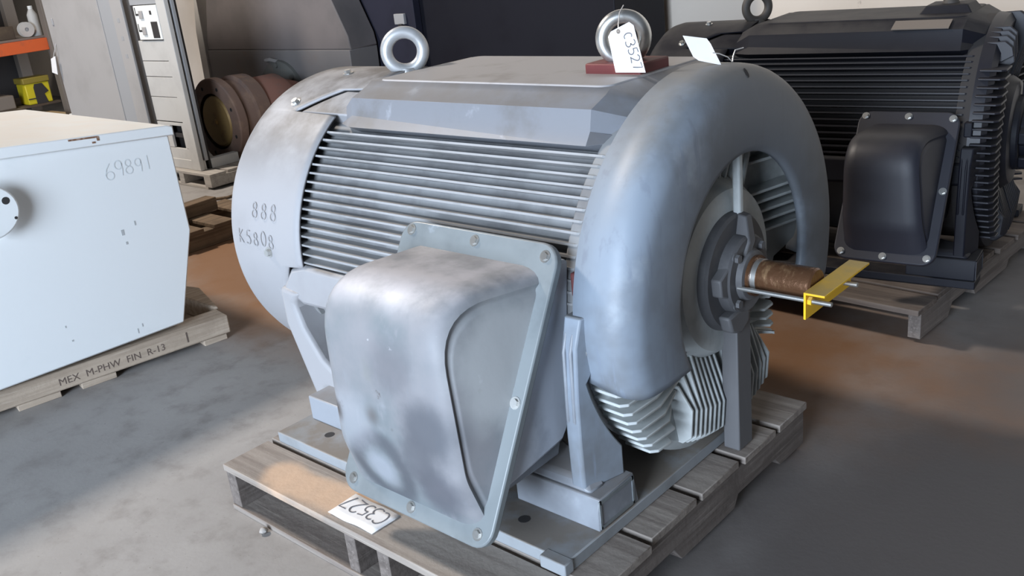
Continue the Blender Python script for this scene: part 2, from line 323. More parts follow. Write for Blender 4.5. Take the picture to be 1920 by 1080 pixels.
# ------------------------------------------------------------------ setting
def floor_material():
    m, nt, b = _nt('concrete_floor')
    base = _mix(nt, _ramp(nt, _noise(nt, 1.3, 8), 0.35, 0.7), (0.30, 0.287, 0.278), (0.36, 0.347, 0.335))
    base = _mix(nt, _ramp(nt, _noise(nt, 9, 8), 0.45, 0.75), base, (0.23, 0.215, 0.205))
    base = _mix(nt, _ramp(nt, _noise(nt, 90, 3), 0.66, 0.78), base, (0.15, 0.14, 0.13))
    # warm light on the floor behind the motor, painted in as orange
    tc = nt.nodes.new('ShaderNodeTexCoord'); mp = nt.nodes.new('ShaderNodeMapping'); mp.vector_type = 'POINT'
    nt.links.new(tc.outputs['Object'], mp.inputs['Vector'])
    mp.inputs['Location'].default_value = (1.9/2.2, -0.75/0.85, 0); mp.inputs['Scale'].default_value = (1/2.2, 1/0.85, 0.0)
    ln = nt.nodes.new('ShaderNodeVectorMath'); ln.operation = 'LENGTH'; nt.links.new(mp.outputs[0], ln.inputs[0])
    k = _mul(nt, ln.outputs['Value'], _mul(nt, _noise(nt, 2.5), 0.5), 'ADD')
    f = nt.nodes.new('ShaderNodeMapRange'); f.interpolation_type = 'SMOOTHSTEP'
    f.inputs['From Min'].default_value = 0.92; f.inputs['From Max'].default_value = 1.40
    f.inputs['To Min'].default_value = 0.88; f.inputs['To Max'].default_value = 0.0
    nt.links.new(k, f.inputs['Value'])
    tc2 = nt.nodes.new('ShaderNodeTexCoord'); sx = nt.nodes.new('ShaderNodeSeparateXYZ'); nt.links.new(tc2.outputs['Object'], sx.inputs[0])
    # shade over the right-hand floor, painted into the concrete as a darker tone
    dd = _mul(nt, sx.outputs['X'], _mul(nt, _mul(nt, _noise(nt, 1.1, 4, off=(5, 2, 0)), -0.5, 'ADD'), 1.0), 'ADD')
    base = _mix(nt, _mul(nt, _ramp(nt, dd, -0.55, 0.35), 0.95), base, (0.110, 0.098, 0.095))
    out = _mix(nt, f.outputs[0], base, (0.225, 0.105, 0.040))
    nt.links.new(out, b.inputs['Base Color']); b.inputs['Roughness'].default_value = 0.62; b.inputs['Specular IOR Level'].default_value = 0.35
    bp = nt.nodes.new('ShaderNodeBump'); bp.inputs['Strength'].default_value = 0.15; bp.inputs['Distance'].default_value = 0.003
    nt.links.new(_noise(nt, 60, 5), bp.inputs['Height']); nt.links.new(bp.outputs[0], b.inputs['Normal'])
    return m
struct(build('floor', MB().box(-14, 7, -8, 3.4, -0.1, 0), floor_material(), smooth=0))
wallm = mat('stained_beige_wall', (0.82, 0.74, 0.65), [((0.74, 0.66, 0.57), 1.6, 0.4, 0.7), ((0.13, 0.09, 0.07), 7, 0.70, 0.80, (1, 1, .6))], rough=0.9, bump=0.1)
struct(build('wall_back', MB().box(-14, 7, 3.3, 3.5, 0, 4.2), wallm, smooth=0))
struct(build('wall_left', MB().box(-14.2, -14, -8, 3.5, 0, 4.2), mat('dim_brown_wall', (0.16, 0.13, 0.10), [((0.1, 0.08, 0.06), 1.5, .4, .7)], rough=0.9), smooth=0))

# ------------------------------------------------------------------ the motors
AX = 0.575
def slim(a):      # the casting is flatter on its far lower flank
    d = math.degrees(a) % 360
    def ss(t): t = max(0, min(1, t)); return t*t*(3-2*t)
    return 1-0.30*ss((d-281)/12)*(1-ss((d-347)/9))
FR = 0.428
def make_motor(name, label, base_z, P, shroud=True, box=(-0.60, -0.15, 0.760, 0.228), legs=True):
    root = thing(name, label, 'electric motor', (-0.6, 0, base_z))
    bz = base_z
    # --- barrel and casting
    mb = MB().lathe([(-1.16, 0.0), (-1.16, 0.36), (-1.15, 0.398), (-0.13, 0.398), (-0.12, 0.36), (-0.12, 0.0)], AX, n=120, rf=slim)
    build('barrel', mb, P['barrel'], root)
    for a, b, r in ((-0.185, -0.12, 0.425), (-1.19, -1.105, 0.415)):
        build('end_ring', MB().lathe([(a, 0.37), (a, r), (b, r), (b, 0.37)], AX, n=120, rf=slim), P['barrel'], root, bevel=0.004)
    sec = [(-0.284, 0.914), (-0.266, 0.940), (-0.257, 0.983), (-0.205, 1.003), (-0.186, 1.014), (0.186, 1.014), (0.205, 1.003), (0.257, 0.983), (0.266, 0.940), (0.284, 0.914), (0.2, 0.87), (-0.2, 0.87)]
    def ring(x, sy, dz): return [(x, y*sy, z+(dz if z > 0.92 else 0)) for y, z in sec]
    mb = MB().loft([ring(-1.03, 0.90, -0.03), ring(-0.968, 1, 0), ring(-0.205, 1, 0), ring(-0.130, 0.70, -0.035)])
    sad = build('saddle', mb, P.get('saddle', P['paint']), root, bevel=0.004)
    build('raised_pad', MB().prism(rrect(-0.945, -0.21, -0.186, 0.19, 0.03), 'z', 1.0, 1.0175), P.get('saddletop', P['paint']), sad, bevel=0.004)
    # --- cooling fins on the near side
    first = None
    for i in range(17):
        ph = rad(48.6-3.2*i); tilt = ph*0.55
        d = Vector((0, -math.cos(tilt), math.sin(tilt))); nn = Vector((0, math.sin(tilt), math.cos(tilt)))
        tip = Vector((0, -FR*math.cos(ph), AX+FR*math.sin(ph)))
        mb = MB(); t = 0.0036
        rings = []
        for x in (-1.092, -1.082, -0.165, -0.155):
            e = 0.006 if x in (-1.092, -0.155) else 0
            T = tip-d*e
            rings.append([Vector((x, 0, 0))+q for q in (T+nn*t*.7, T-nn*t*.7, T-d*0.052-nn*t*1.5, T-d*0.052+nn*t*1.5)])
        mb.loft(rings); build('cooling_fin', mb, P['fin'], root, smooth=0)
    # --- side casting: skirt, feet, columns
    lo = 0.165
    mb = MB()
    mb.prism([(-1.175, 0.49), (-1.12, 0.555), (-1.06, 0.572), (-0.13, 0.56), (-0.13, 0.48), (-0.9, 0.46), (-1.09, 0.455)], 'y', -0.437, -0.36)
    build('side_skirt', mb, P['cover'] if shroud else P['paint'], root, bevel=0.012)
    mb = MB().prism([(-1.178, 0.50), (-1.18, 0.39), (-1.10, 0.185), (-0.92, 0.18), (-0.95, 0.25), (-1.04, 0.31), (-1.10, 0.39), (-1.125, 0.455), (-1.09, 0.49)], 'y', -0.445, -0.345)
    build('rear_foot_column', mb, P['cover'] if shroud else P['paint'], root, bevel=0.014, seg=3)
    build('rear_foot', MB().box(-1.03, -0.80, -0.515, -0.36, lo, 0.235), P['paint'], root, bevel=0.004)
    inner = []
    for k in range(13):
        a = rad(192+22.5*k/12); inner.append((0.468*math.cos(a), AX+0.468*math.sin(a)))
    pa = [(-0.462, 0.62), (-0.478, 0.56), (-0.485, 0.45), (-0.487, 0.36), (-0.485, 0.24), (-0.385, 0.24)] + inner[::-1] + [(-0.40, 0.56), (-0.40, 0.62)]
    xo = lambda y: -0.085-0.030*max(0, min(1, (-y-0.38)/0.10))
    mb = MB().loft([[(-0.150, y, z) for y, z in pa], [(xo(y), y, z) for y, z in pa]])
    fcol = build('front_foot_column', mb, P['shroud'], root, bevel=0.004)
    for xx in (-0.143, -0.126):
        build('column_rib', MB().loft([[(xx-.004, -0.47, 0.59), (xx+.004, -0.47, 0.59), (xx+.004, -0.484, 0.55), (xx-.004, -0.484, 0.55)], [(xx-.004, -0.47, 0.36), (xx+.004, -0.47, 0.36), (xx+.004, -0.489, 0.40), (xx-.004, -0.489, 0.40)]]), P['paint'], fcol, bevel=0.003)
    build('red_gasket', MB().box(-0.150, -0.124, -0.434, -0.39, 0.650, 0.70), M['redd'] if shroud else P['paint'], root, bevel=0.004)
    mb = MB().prism([(-0.50, lo), (-0.50, 0.212), (-0.492, 0.238), (-0.375, 0.243), (-0.36, lo)], 'x', -0.30, -0.073)
    fo = build('front_foot', mb, P['paint'], root, bevel=0.003)
    mb = MB().box(-0.0735, -0.0705, -0.495, -0.378, 0.170, 0.176).box(-0.0735, -0.0705, -0.495, -0.378, 0.228, 0.236).box(-0.0735, -0.0705, -0.497, -0.491, 0.170, 0.236).box(-0.0735, -0.0705, -0.383, -0.377, 0.170, 0.236)
    build('foot_rim', mb, P['flange'], fo)
    build('foot_ledge', MB().loft([[(-0.31, -0.49, 0.238), (-0.10, -0.49, 0.238), (-0.095, -0.44, 0.238), (-0.31, -0.38, 0.238)], [(-0.29, -0.48, 0.262), (-0.125, -0.475, 0.262), (-0.12, -0.43, 0.275), (-0.3, -0.38, 0.29)]]), P['paint'], fo, bevel=0.008)
    # --- fan cover with its cut-out edge
    mb = MB(); n = 120; rings = []
    def edge(a):        # a: degrees from the top towards the near side
        a = (a+180) % 360-180
        if a < -19: return -1.02
        for lo_, hi, e0, e1 in ((-19, 20, -1.02, -1.02), (20, 21, -1.02, -1.125), (21, 34.3, -1.125, -1.242), (34.3, 35, -1.242, -1.06), (35, 91, -1.06, -1.06), (91, 92, -1.06, -1.125), (92, 101, -1.125, -1.16), (101, 181, -1.185, -1.185)):
            if lo_ <= a <= hi: return e0+(e1-e0)*(a-lo_)/(hi-lo_)
        return -1.185
    angs = sorted(set([-180+3*k for k in range(121)] + [20, 21, 34.3, 35, 91, 92, 101, 100.9]))
    for a in angs:
        t = rad(90+a); e = edge(a)      # +a -> near side (-Y)
        pr = [(-1.425, 0.30), (-1.422, 0.375), (-1.412, 0.408), (-1.392, 0.428), (-1.365, 0.435), (e-0.03, 0.437), (e-0.0, 0.437)]
        rings.append([(x, r*math.cos(t), AX+r*math.sin(t)) for x, r in pr])
    mb.loft(rings, cap=False, closed=False)
    fc = build('fan_cover', mb, P['cover'], root, solid=0.006, smooth=50)
    mb = MB()
    for k in range(9): mb.torus((-1.42, 0, AX), (1, 0, 0), 0.03+0.033*k, 0.004, 48, 6)
    for k in range(4): mb.tube([(-1.42, 0, AX), (-1.42, 0.31*math.cos(k*PI/2+.4), AX+0.31*math.sin(k*PI/2+.4))], 0.005, 6)
    build('intake_grille', mb, P['barrel'], fc, kind='stuff')
    mb = MB(); rings = []
    for k in range(9):
        a = 21.2+12.6*k/8; t = rad(90+a); xe = -1.113-0.113*k/8
        rings.append([(x, r*math.cos(t), AX+r*math.sin(t)) for x, r in ((xe, 0.395), (xe, 0.428), (xe+.004, 0.432), (-0.985, 0.430), (-0.945, 0.405), (-0.945, 0.395))])
    build('casting_lug', mb.loft(rings), P['cover'], root, bevel=0.004)
    for x, a in ((-1.205, 88), (-1.27, 30), (-1.22, 8)):
        t = rad(90+a); d = Vector((0, math.cos(t), math.sin(t)))
        build('bolt', MB().hexbolt(Vector((x, 0, AX))+d*0.437, d, 0.010, 0.010), P['steel'], fc, smooth=20)
    # --- drive end bell
    bell = MB().lathe([(-0.14, 0.43), (-0.10, 0.425), (-0.085, 0.40), (-0.10, 0.33), (-0.115, 0.25), (-0.10, 0.215), (-0.075, 0.20), (-0.055, 0.185), (-0.05, 0.165), (-0.05, 0.0)], AX, n=120, rf=slim)
    bell = build('end_bell', bell, P['bell'], root)
    fo_ = []
    def sidefin(dz, s):
        Yo = math.sqrt(0.447**2-dz*dz); Yi = max(math.sqrt(max(0.205**2-dz*dz, 0)), abs(dz)*0.80)
        if Yo-Yi < 0.06: return
        if s > 0 and dz < -0.04: Yo = min(Yo, 0.215)
        if Yo-Yi < 0.03: return
        Yb = max(Yo-0.10, Yi+0.02)
        pl = [(-0.13, Yo-0.005), (-0.062, Yo), (-0.048, Yo-0.014), (-0.046, Yb), (-0.082, Yi), (-0.13, Yi)]
        mb = MB().prism([(x, s*y) for x, y in pl], 'z', AX+dz-0.0035, AX+dz+0.0035); build('end_fin', mb, P['bell'], bell, bevel=0.002)
    def vertfin(dy, s):
        Zo = math.sqrt(0.43**2-dy*dy)-0.03*(s < 0); Zi = max(math.sqrt(max(0.205**2-dy*dy, 0)), abs(dy)/0.80)
        if Zo-Zi < 0.05: return
        Zb = max(Zo-0.09, Zi+0.02)
        pl = [(-0.13, Zo-0.002), (-0.075, Zo), (-0.052, Zo-0.02), (-0.046, Zb), (-0.082, Zi), (-0.13, Zi)]
        mb = MB().prism([(x, AX+s*z) for x, z in pl], 'y', dy-0.0035, dy+0.0035); build('end_fin', mb, P['bell'], bell, bevel=0.002)
    for k in range(-12, 12):
        dz = k*0.0255
        sidefin(dz, -1)
        if k in (1, 2, 3, 4, 5, 8, 9, 10, 11) or k < -3 or not shroud: sidefin(dz, 1)
    for k in range(-9, 10):
        if k == 0: continue
        vertfin(k*0.0195, -1)
        if 0 < k < 6 or k < -5: vertfin(k*0.026, 1)
    # --- bearing housing, cap, leg, tube, shaft
    hub = build('bearing_housing', MB().lathe([(-0.06, 0.138), (-0.034, 0.134), (-0.028, 0.128), (-0.028, 0.0)], AX, n=64), P['hub'], root)
    cap = build('bearing_cap', MB().lathe([(-0.03, 0.092), (-0.006, 0.090), (0.0, 0.084), (0.0, 0.060), (0.012, 0.055), (0.014, 0.05), (0.014, 0.0)], AX, n=48), P['hub'], hub)
    for k in range(4):
        a = rad(45+90*k); p = (0, 0.074*math.cos(a), AX+0.074*math.sin(a))
        build('bolt', MB().hexbolt((-0.002, p[1]*1.0, p[2]), (1, 0, 0), 0.010, 0.010), P['leg'], hub, smooth=20)
    build('cap_lug', MB().prism([(-0.11, AX-.02), (-0.115, AX+.02), (-0.085, AX+.035), (-0.07, AX+.05), (-0.06, AX-.05), (-0.085, AX-.03)], 'x', -0.03, -0.004), P['leg'], hub, bevel=0.004)
    build('cap_lug', MB().prism([(-0.09, AX-.075), (-0.075, AX-.115), (-0.035, AX-.13), (0.0, AX-.11), (0.0, AX-.08), (-0.05, AX-.07)], 'x', -0.03, 0.0), P['leg'], hub, bevel=0.006)
    build('grease_tube', MB().box(-0.045, -0.026, 0.012, 0.030, 0.70, 0.872), P['bell'], root, bevel=0.005, seg=3)
    build('drain_rib', MB().loft([[(-0.03, 0.006, 0.71), (-0.03, 0.030, 0.71), (-0.008, 0.030, 0.705), (-0.008, 0.006, 0.705)], [(-0.03, -0.008, 0.655), (-0.03, 0.026, 0.655), (0.006, 0.022, 0.65), (0.006, -0.006, 0.65)], [(-0.03, -0.055, 0.60), (-0.03, -0.022, 0.60), (0.008, -0.026, 0.60), (0.008, -0.05, 0.60)]]), P['hub'], hub, bevel=0.003)
    if legs: build('support_leg', MB().box(-0.058, -0.016, -0.030, 0.032, 0.1355, 0.475), P['leg'], root, bevel=0.003)
    sh = build('shaft', MB().lathe([(0.01, 0.0), (0.01, 0.046), (0.022, 0.046), (0.022, 0.0375), (0.154, 0.0375), (0.158, 0.034), (0.158, 0.0)], AX, n=48), P['shaft'], root)
    build('shaft_collar', MB().lathe([(0.012, 0.034), (0.012, 0.0395), (0.034, 0.0395), (0.034, 0.034)], AX, n=48), P['steel'], sh)
    # --- air shroud arched over the drive end
    if shroud:
        pr = [(-0.135, 0.455)] + [(-0.060+0.060*math.sin(t), 0.393+0.062*math.cos(t)) for t in [PI/2*k/8 for k in range(9)]] + [(0.003, 0.36)] + [(0.0, 0.285), (-0.003, 0.274), (-0.010, 0.270), (-0.02, 0.270)]
        n = 96; rings = []
        cut = -0.130
        for k in range(n+1):
            u = k/n
            rr = []
            for x, r in pr:
                z0 = cut+0.032*max(0, min(1, (-x-0.01)/0.10))
                aa = math.asin(max(-1, min(1, z0/r)))
                a = aa+(PI-2*aa)*u
                rr.append((x, r*math.cos(a), AX+r*math.sin(a)))
            rings.append(rr)
        mb = MB().loft(rings, cap=False, closed=False)
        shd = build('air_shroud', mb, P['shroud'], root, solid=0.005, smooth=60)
        for a, x in ((184, -0.118),):
            t = rad(a); d = Vector((0, math.cos(t), math.sin(t)))
            build('bolt', MB().hexbolt(Vector((x, 0, AX))+d*0.455, d, 0.008, 0.008), P['steel'], shd, smooth=20)
        d = Vector((0.043, 0.032*0.041/0.434, 0.041)).normalized(); t_ = Vector((0, 1, 0)); e_ = d.cross(t_).normalized(); p = Vector((-0.017, 0.032, AX+0.434))
        oval = [(0.012*math.cos(2*PI*k/14), 0.006*math.sin(2*PI*k/14)) for k in range(14)]
        build('slot', MB().loft([[p+e_*(-a)+t_*(b-a*.4)+d*h for a, b in oval] for h in (-0.004, 0.0012)]), M['dark'], shd)
    # --- conduit box
    x0, x1, zt, zb = box
    yt, yb = -0.446, -0.741
    def fl(t, h):       # t 0 at the top edge of the flange .. 1 bottom, h off the plate
        dy, dz = yb-yt, zb-zt; L = math.hypot(dy, dz); ny, nz = dz/L, -dy/L
        return (yt+dy*t+ny*h, zt+dz*t+nz*h)
    b0 = fl(0.05, -0.012); b1 = fl(0.80, -0.012); zbb = b1[1]-0.01
    mb = MB().prism([(-0.41, b0[1]-0.01), b0, b1, (b1[0]+0.01, zbb), (-0.475, zbb+0.022), (-0.455, zbb+0.045)], 'x', x0+0.03, x1-0.02)
    cb = build('conduit_box', mb, P.get('box', P['shroud']), root, bevel=0.008)
    build('box_step', MB().prism([(-0.44, zbb+0.03), (b1[0]+0.035, zbb+0.01), (b1[0]+0.045, zbb-0.03), (-0.46, zbb-0.03)], 'x', x0+0.07, x1-0.05), P['paint'], cb, bevel=0.004)
    L = math.hypot(yb-yt, zb-zt)
    pl = rrect(x0, x1, 0, 1, 0.001)
    rr = rrect(0, x1-x0, 0, L, 0.045, 6)
    mb = MB().loft([[(x0+a, *fl(b/L, h)) for a, b in rr] for h in (-0.014, 0.006)])
    mb2 = MB()
    cov = build('box_cover', mb, P['flange'], root, bevel=0.004)
    # pressed dome: a quarter-box standing on the sloping flange
    top_ = fl(0.085, 0.004); bot = fl(0.945, 0.004)
    outer = (bot[0]-0.018, top_[1]+0.016)
    prof = roundpoly([top_, (outer[0], outer[1]), (outer[0]-0.008, bot[1]+0.10), bot, fl(0.5, -0.008)], [0, 0.135, 0.16, 0, 0], 9)
    L2 = math.hypot(yb-yt, zb-zt); ny_, nz_ = (zb-zt)/L2, -(yb-yt)/L2
    def ringx(x, d, draft=0.0):
        out = []
        for y, z in prof:
            h = (y-yt)*ny_+(z-zt)*nz_; t = ((y-yt)*(yb-yt)+(z-zt)*(zb-zt))/L2**2
            t2 = 0.5+(t-0.5)*(1-d*2.0/L2); h2 = h*(1-d/0.30)
            out.append((x-draft*max(0, h2)/0.20, *fl(t2, h2)))
        return out
    e = 0.028
    left = [(x0+e, 0.050), (x0+e+0.004, 0.032), (x0+e+0.012, 0.018), (x0+e+0.024, 0.008), (x0+e+0.042, 0.0)]
    right = [(x1-e-0.054, 0.0), (x1-e-0.036, 0.003), (x1-e-0.020, 0.010), (x1-e-0.008, 0.021), (x1-e-0.002, 0.034), (x1-e-0.004, 0.040), (x1-e-0.007, 0.046), (x1-e-0.0065, 0.052), (x1-e-0.003, 0.060), (x1-e-0.002, 0.068)]
    mb = MB().loft([ringx(x, d) for x, d in left]+[ringx(x, d, 0.040) for x, d in right])
    build('pressed_dome', mb, P['dome'], cov, smooth=50)
    for ax_, t in ((0.07, 0.035), (0.5, 0.035), (0.93, 0.045), (0.955, 0.52), (0.92, 0.955), (0.5, 0.965), (0.08, 0.955), (0.045, 0.5)):
        q = fl(t, 0.006); q2 = fl(t, 1.006)
        build('bolt', MB().hexbolt((x0+(x1-x0)*ax_, *q), (0, q2[0]-q[0], q2[1]-q[1]), 0.0085, 0.006), P['steel'], cov, smooth=20)
    # --- lifting eyes
    def eye(x, zb_, Rr, r, mat_, zc, nrm, y=0.0):
        mb = MB().torus((x, y, zc), nrm, Rr, r, 48, 16)
        mb.lathe([(0, 0), (0, .001)], 0, n=3)
        mb.v = mb.v[:-6]; mb.f = mb.f[:-3] if len(mb.f) > 3 and max(mb.f[-1]) >= len(mb.v) else mb.f
        mb.f = [f for f in mb.f if max(f) < len(mb.v)]
        mb.tube([(x, y, zb_-0.02), (x, y, zb_), (x, y, zb_+0.012), (x, y, zc-Rr+0.004)], [r*1.75, r*1.75, r*1.45, r*1.0], 20)
        return build('lifting_eye', mb, mat_, root)
    eye(-1.035, 1.003, 0.0500, 0.0168, P['eye'], 1.060, (2.01, -1.77, 0))
    if shroud:
        eye(-0.300, 1.032, 0.0470, 0.0155, M['steel'], 1.088, (1.5, -1.9, 0))
        build('eye_block', MB().box(-0.372, -0.222, -0.055, 0.06, 1.0, 1.040), M['red'], root, bevel=0.004)
    else:
        eye(-0.300, 1.046, 0.0535, 0.0168, P['eye'], 1.12, (0.1, -1, 0))
        build('eye_block', MB().loft([[(-0.40, -0.1, 1.0), (-0.20, -0.1, 1.0), (-0.20, 0.1, 1.0), (-0.40, 0.1, 1.0)], [(-0.37, -0.07, 1.045), (-0.23, -0.07, 1.045), (-0.23, 0.07, 1.045), (-0.37, 0.07, 1.045)]]), P['paint'], root, bevel=0.004)
        build('nameplate', MB().loft([[(-0.44, -0.262, 0.986), (-0.25, -0.262, 0.986), (-0.25, -0.20, 1.008), (-0.44, -0.20, 1.008)], [(-0.44, -0.264, 0.989), (-0.25, -0.264, 0.989), (-0.25, -0.202, 1.011), (-0.44, -0.202, 1.011)]]), M['rackpost'], root)
    return root, fc

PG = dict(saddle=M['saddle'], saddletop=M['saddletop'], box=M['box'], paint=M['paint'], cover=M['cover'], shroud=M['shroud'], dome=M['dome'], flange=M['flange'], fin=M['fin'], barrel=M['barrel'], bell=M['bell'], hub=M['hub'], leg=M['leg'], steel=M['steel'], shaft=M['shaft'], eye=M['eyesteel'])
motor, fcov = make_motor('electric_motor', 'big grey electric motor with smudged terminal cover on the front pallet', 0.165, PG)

# pencilled numbers on the fan cover
def on_cover(x, a):      # a metres along the circumference from the axis level
    t = PI-a/0.4385
    return Vector((x, 0.4385*math.cos(t), AX+0.4385*math.sin(t)))
strokes_mb = strokes(MB(), '888', lambda u, v: on_cover(-1.275+u, 0.105+v), 0.046, 0.043, 0.0035)
build('pencil_number', strokes_mb, M['pencil'], fcov, smooth=0)
build('pencil_number', strokes(MB(), 'K5808', lambda u, v: on_cover(-1.345+u, 0.030+v), 0.040, 0.036, 0.0035, jit=0.004), M['pencil'], fcov, smooth=0)

PB = dict(paint=M['navy'], cover=M['navy'], shroud=M['navy'], dome=M['navydome'], flange=M['navydome'], fin=M['navyfin'], barrel=M['dark'], bell=M['navyfin'], hub=M['navy'], leg=M['navy'], steel=M['steel'], shaft=M['navy'], eye=M['darkeye'])
bm_, _ = make_motor('electric_motor', 'dark navy electric motor with no drive-end air shroud, against the beige wall', 0.165, PB, shroud=False, box=(-0.485, -0.155, 0.736, 0.292), legs=False)
for y_ in (-0.46, 0.42): build('mounting_rail', MB().box(-1.05, -0.07, y_-.05, y_+.05, 0.1375, 0.166), M['navy'], bm_, bevel=0.003)
KB = 0.92; yb_ = 0.117
bm_.scale = (KB,)*3; bm_.rotation_euler = (0, 0, yb_)
p_ = Matrix.Rotation(yb_, 3, 'Z') @ Vector((-0.6*KB, 0, 0.165*KB))
bm_.location = (0.123+p_.x, 1.693+p_.y, p_.z)

# steel plate the grey motor stands on
mb = MB()
pl = thing('steel_base_plate', 'dusty grey steel sole plate with bolt holes under the grey motor', 'steel plate', (-0.55, 0, 0.135))
o = build('plate', MB().box(-1.055, -0.068, -0.612, 0.12, 0.135, 0.165), M['plate'], pl, bevel=0.003)
for hx, hy in ((-0.915, -0.546), (-0.237, -0.550)):
    build('bolt_hole', MB().tube([(hx, hy, 0.1640), (hx, hy, 0.1653)], 0.0135, 20), M['dark'], pl)
build('end_tab', MB().box(-0.130, -0.064, -0.628, -0.600, 0.137, 0.166), M['plate'], pl, bevel=0.003)

# ------------------------------------------------------------------ pallets
def wpallet(name, label, x0, x1, boards, strs, y0, y1, mats, base, yaw=0.0, hb=0.115, ht=0.135, lead=None, notch=True, bottoms=None):
    t = thing(name, label, 'pallet', base, yaw=yaw)
    for i, (a, b) in enumerate(boards):
        j0, j1 = R_.uniform(-.008, .008), R_.uniform(-.012, .008)
        if i == 0: j0 = j1 = 0
        build('deck_board', MB().box(x0+j0, x1+j1, a, b, hb, ht-R_.uniform(0, .002)), mats['lead'] if (i == 0 and 'lead' in mats) else mats['deck'], t, bevel=0.002)
    for a, b in strs:
        pts = [(y0+.004, 0.015), (y0+.22, 0.015), (y0+.25, 0.055), (y0+.42, 0.055), (y0+.45, 0.015), (y1-.36, 0.015), (y1-.34, 0.045), (y1-.16, 0.045), (y1-.13, 0.015), (y1-.004, 0.015), (y1-.004, hb), (y0+.004, hb)] if notch else [(y0, .015), (y1, .015), (y1, hb), (y0, hb)]
        build('stringer', MB().prism(pts, 'x', a, b), mats['str'], t, bevel=0.002)
    for a, b in (bottoms or ((y0, y0+.10), ((y0+y1)/2-.05, (y0+y1)/2+.05), (y1-.10, y1))):
        build('bottom_board', MB().box(x0+.003, x1-.05, a, b, 0.0, 0.015), mats['deck'], t, bevel=0.002)
    return t
boards = [(-0.765, -0.625), (-0.612, -0.445), (-0.425, -0.250), (-0.228, -0.066), (-0.046, 0.105), (0.126, 0.272)]
wpallet('wooden_pallet', 'weathered wooden pallet under the grey motor, white paper on its front board', -1.09, 0.008, boards, ((-1.088, -1.048), (-0.603, -0.567), (-0.490, -0.452), (-0.036, 0.0)), -0.765, 0.272, dict(deck=M['deck'], lead=M['deckfront'], str=M['stringer']), (-0.55, -0.25, 0))
# pallet below the navy motor
wpallet('wooden_pallet', 'dim wooden pallet under the dark navy motor by the wall', -1.30, 0.055, [(1.02, 1.16), (1.18, 1.32), (1.345, 1.49), (1.51, 1.66), (1.68, 1.82), (1.85, 1.99), (2.01, 2.15)], ((-1.298, -1.258), (-0.64, -0.60), (0.010, 0.050)), 1.05, 2.15, dict(deck=M['blkpallet'], str=M['stringer']), (-0.6, 1.55, 0), yaw=0.0, hb=0.105, ht=0.125, bottoms=((1.55, 1.65), (2.05, 2.15)))
tt = bpy.data.objects['wooden_pallet.001']; tt.rotation_euler = (0, 0, rad(-3))

# ------------------------------------------------------------------ small things on the grey motor
# yellow shipping bracket and its rods
br = thing('shaft_lock_bracket', 'bright yellow angle-iron bracket bolted across the brown motor shaft end', 'bracket', (0.16, 0.04, 0.524))
build('angle_iron', MB().prism([(0.1605, 0.524), (0.1655, 0.524), (0.1655, 0.579), (0.206, 0.579), (0.206, 0.584), (0.1605, 0.584)], 'y', -0.069, 0.153), M['yellow'], br, bevel=0.0008)
for yy in (-0.055, 0.070):
    rd = build('threaded_rod', MB().tube([(0.003, yy, 0.562), (0.215, yy, 0.562)], 0.0052, 12), M['steel'], br)
    build('nut', MB().tube([(0.166, yy, 0.562), (0.174, yy, 0.562)], 0.0095, 6), M['yellow'], rd, smooth=20)

def basis(o, ux, uy):
    o = Vector(o); ux = Vector(ux).normalized(); uy = Vector(uy); uy = (uy-uy.dot(ux)*ux).normalized(); n = ux.cross(uy)
    return lambda u, v, h=0.0: o+ux*u+uy*v+n*h
# hanging tag C3527
tg = thing('paper_tag', 'white cardboard tag marked C3527 hanging from the right lifting eye', 'tag', (-0.24, -0.075, 1.025))
cor = [(-0.286, 1.101), (-0.278, 1.112), (-0.229, 1.131), (-0.218, 1.124), (-0.194, 1.026), (-0.272, 1.025)]
build('card', MB().loft([[(x, -0.0745, z) for x, z in cor], [(x, -0.0755, z) for x, z in cor]]), M['paper'], tg, smooth=0)
bs = basis((-0.268, -0.0762, 1.105), (0.030, 0, -0.098), (0.078, 0, 0.024))   # writing runs down the tag, letters lie on their side
ul, vl = Vector((0.030, 0, -0.098)).normalized(), Vector((0.098, 0, 0.030)).normalized()
og = Vector((-0.2465, -0.0760, 1.106))
build('handwriting', strokes(MB(), 'C3527', lambda u, v: og+ul*u+vl*v, 0.0240, 0.0166, 0.0027), M['ink'], tg, smooth=0)
build('hole_reinforcement', MB().tube([(-0.258, -0.0754, 1.112), (-0.258, -0.0760, 1.112)], 0.0052, 16), M['rackpost'], tg)
build('string', MB().tube([(-0.258, -0.076, 1.112), (-0.268, -0.06, 1.126), (-0.285, -0.03, 1.146), (-0.295, 0.0, 1.158)], 0.0012, 6), M['wire'], tg)
# blank tag wired to the shroud top
t2 = thing('paper_tag', 'blank white cardboard tag wired to the top of the drive-end shroud', 'tag', (-0.07, 0.03, 1.03))
cor = [Vector(c) for c in ((-0.156, 0.015, 1.089), (-0.113, 0.040, 1.079), (-0.101, 0.035, 1.069), (-0.062, 0.010, 1.029), (-0.104, -0.009, 1.041), (-0.117, -0.009, 1.049))]
nrm_ = Vector((0.45, -0.5, 0.74)).normalized()*0.0005
build('card', MB().loft([[c-nrm_ for c in cor], [c+nrm_ for c in cor]]), M['paper'], t2, smooth=0)
build('wire', MB().tube([(-0.085, 0.015, 1.053), (-0.078, 0.03, 1.049), (-0.072, 0.055, 1.038), (-0.07, 0.070, 1.025)], 0.0011, 6).tube([(-0.07, 0.070, 1.022), (-0.072, 0.077, 1.036), (-0.075, 0.092, 1.047), (-0.07, 0.118, 1.048)], 0.0014, 6), M['wire'], t2)
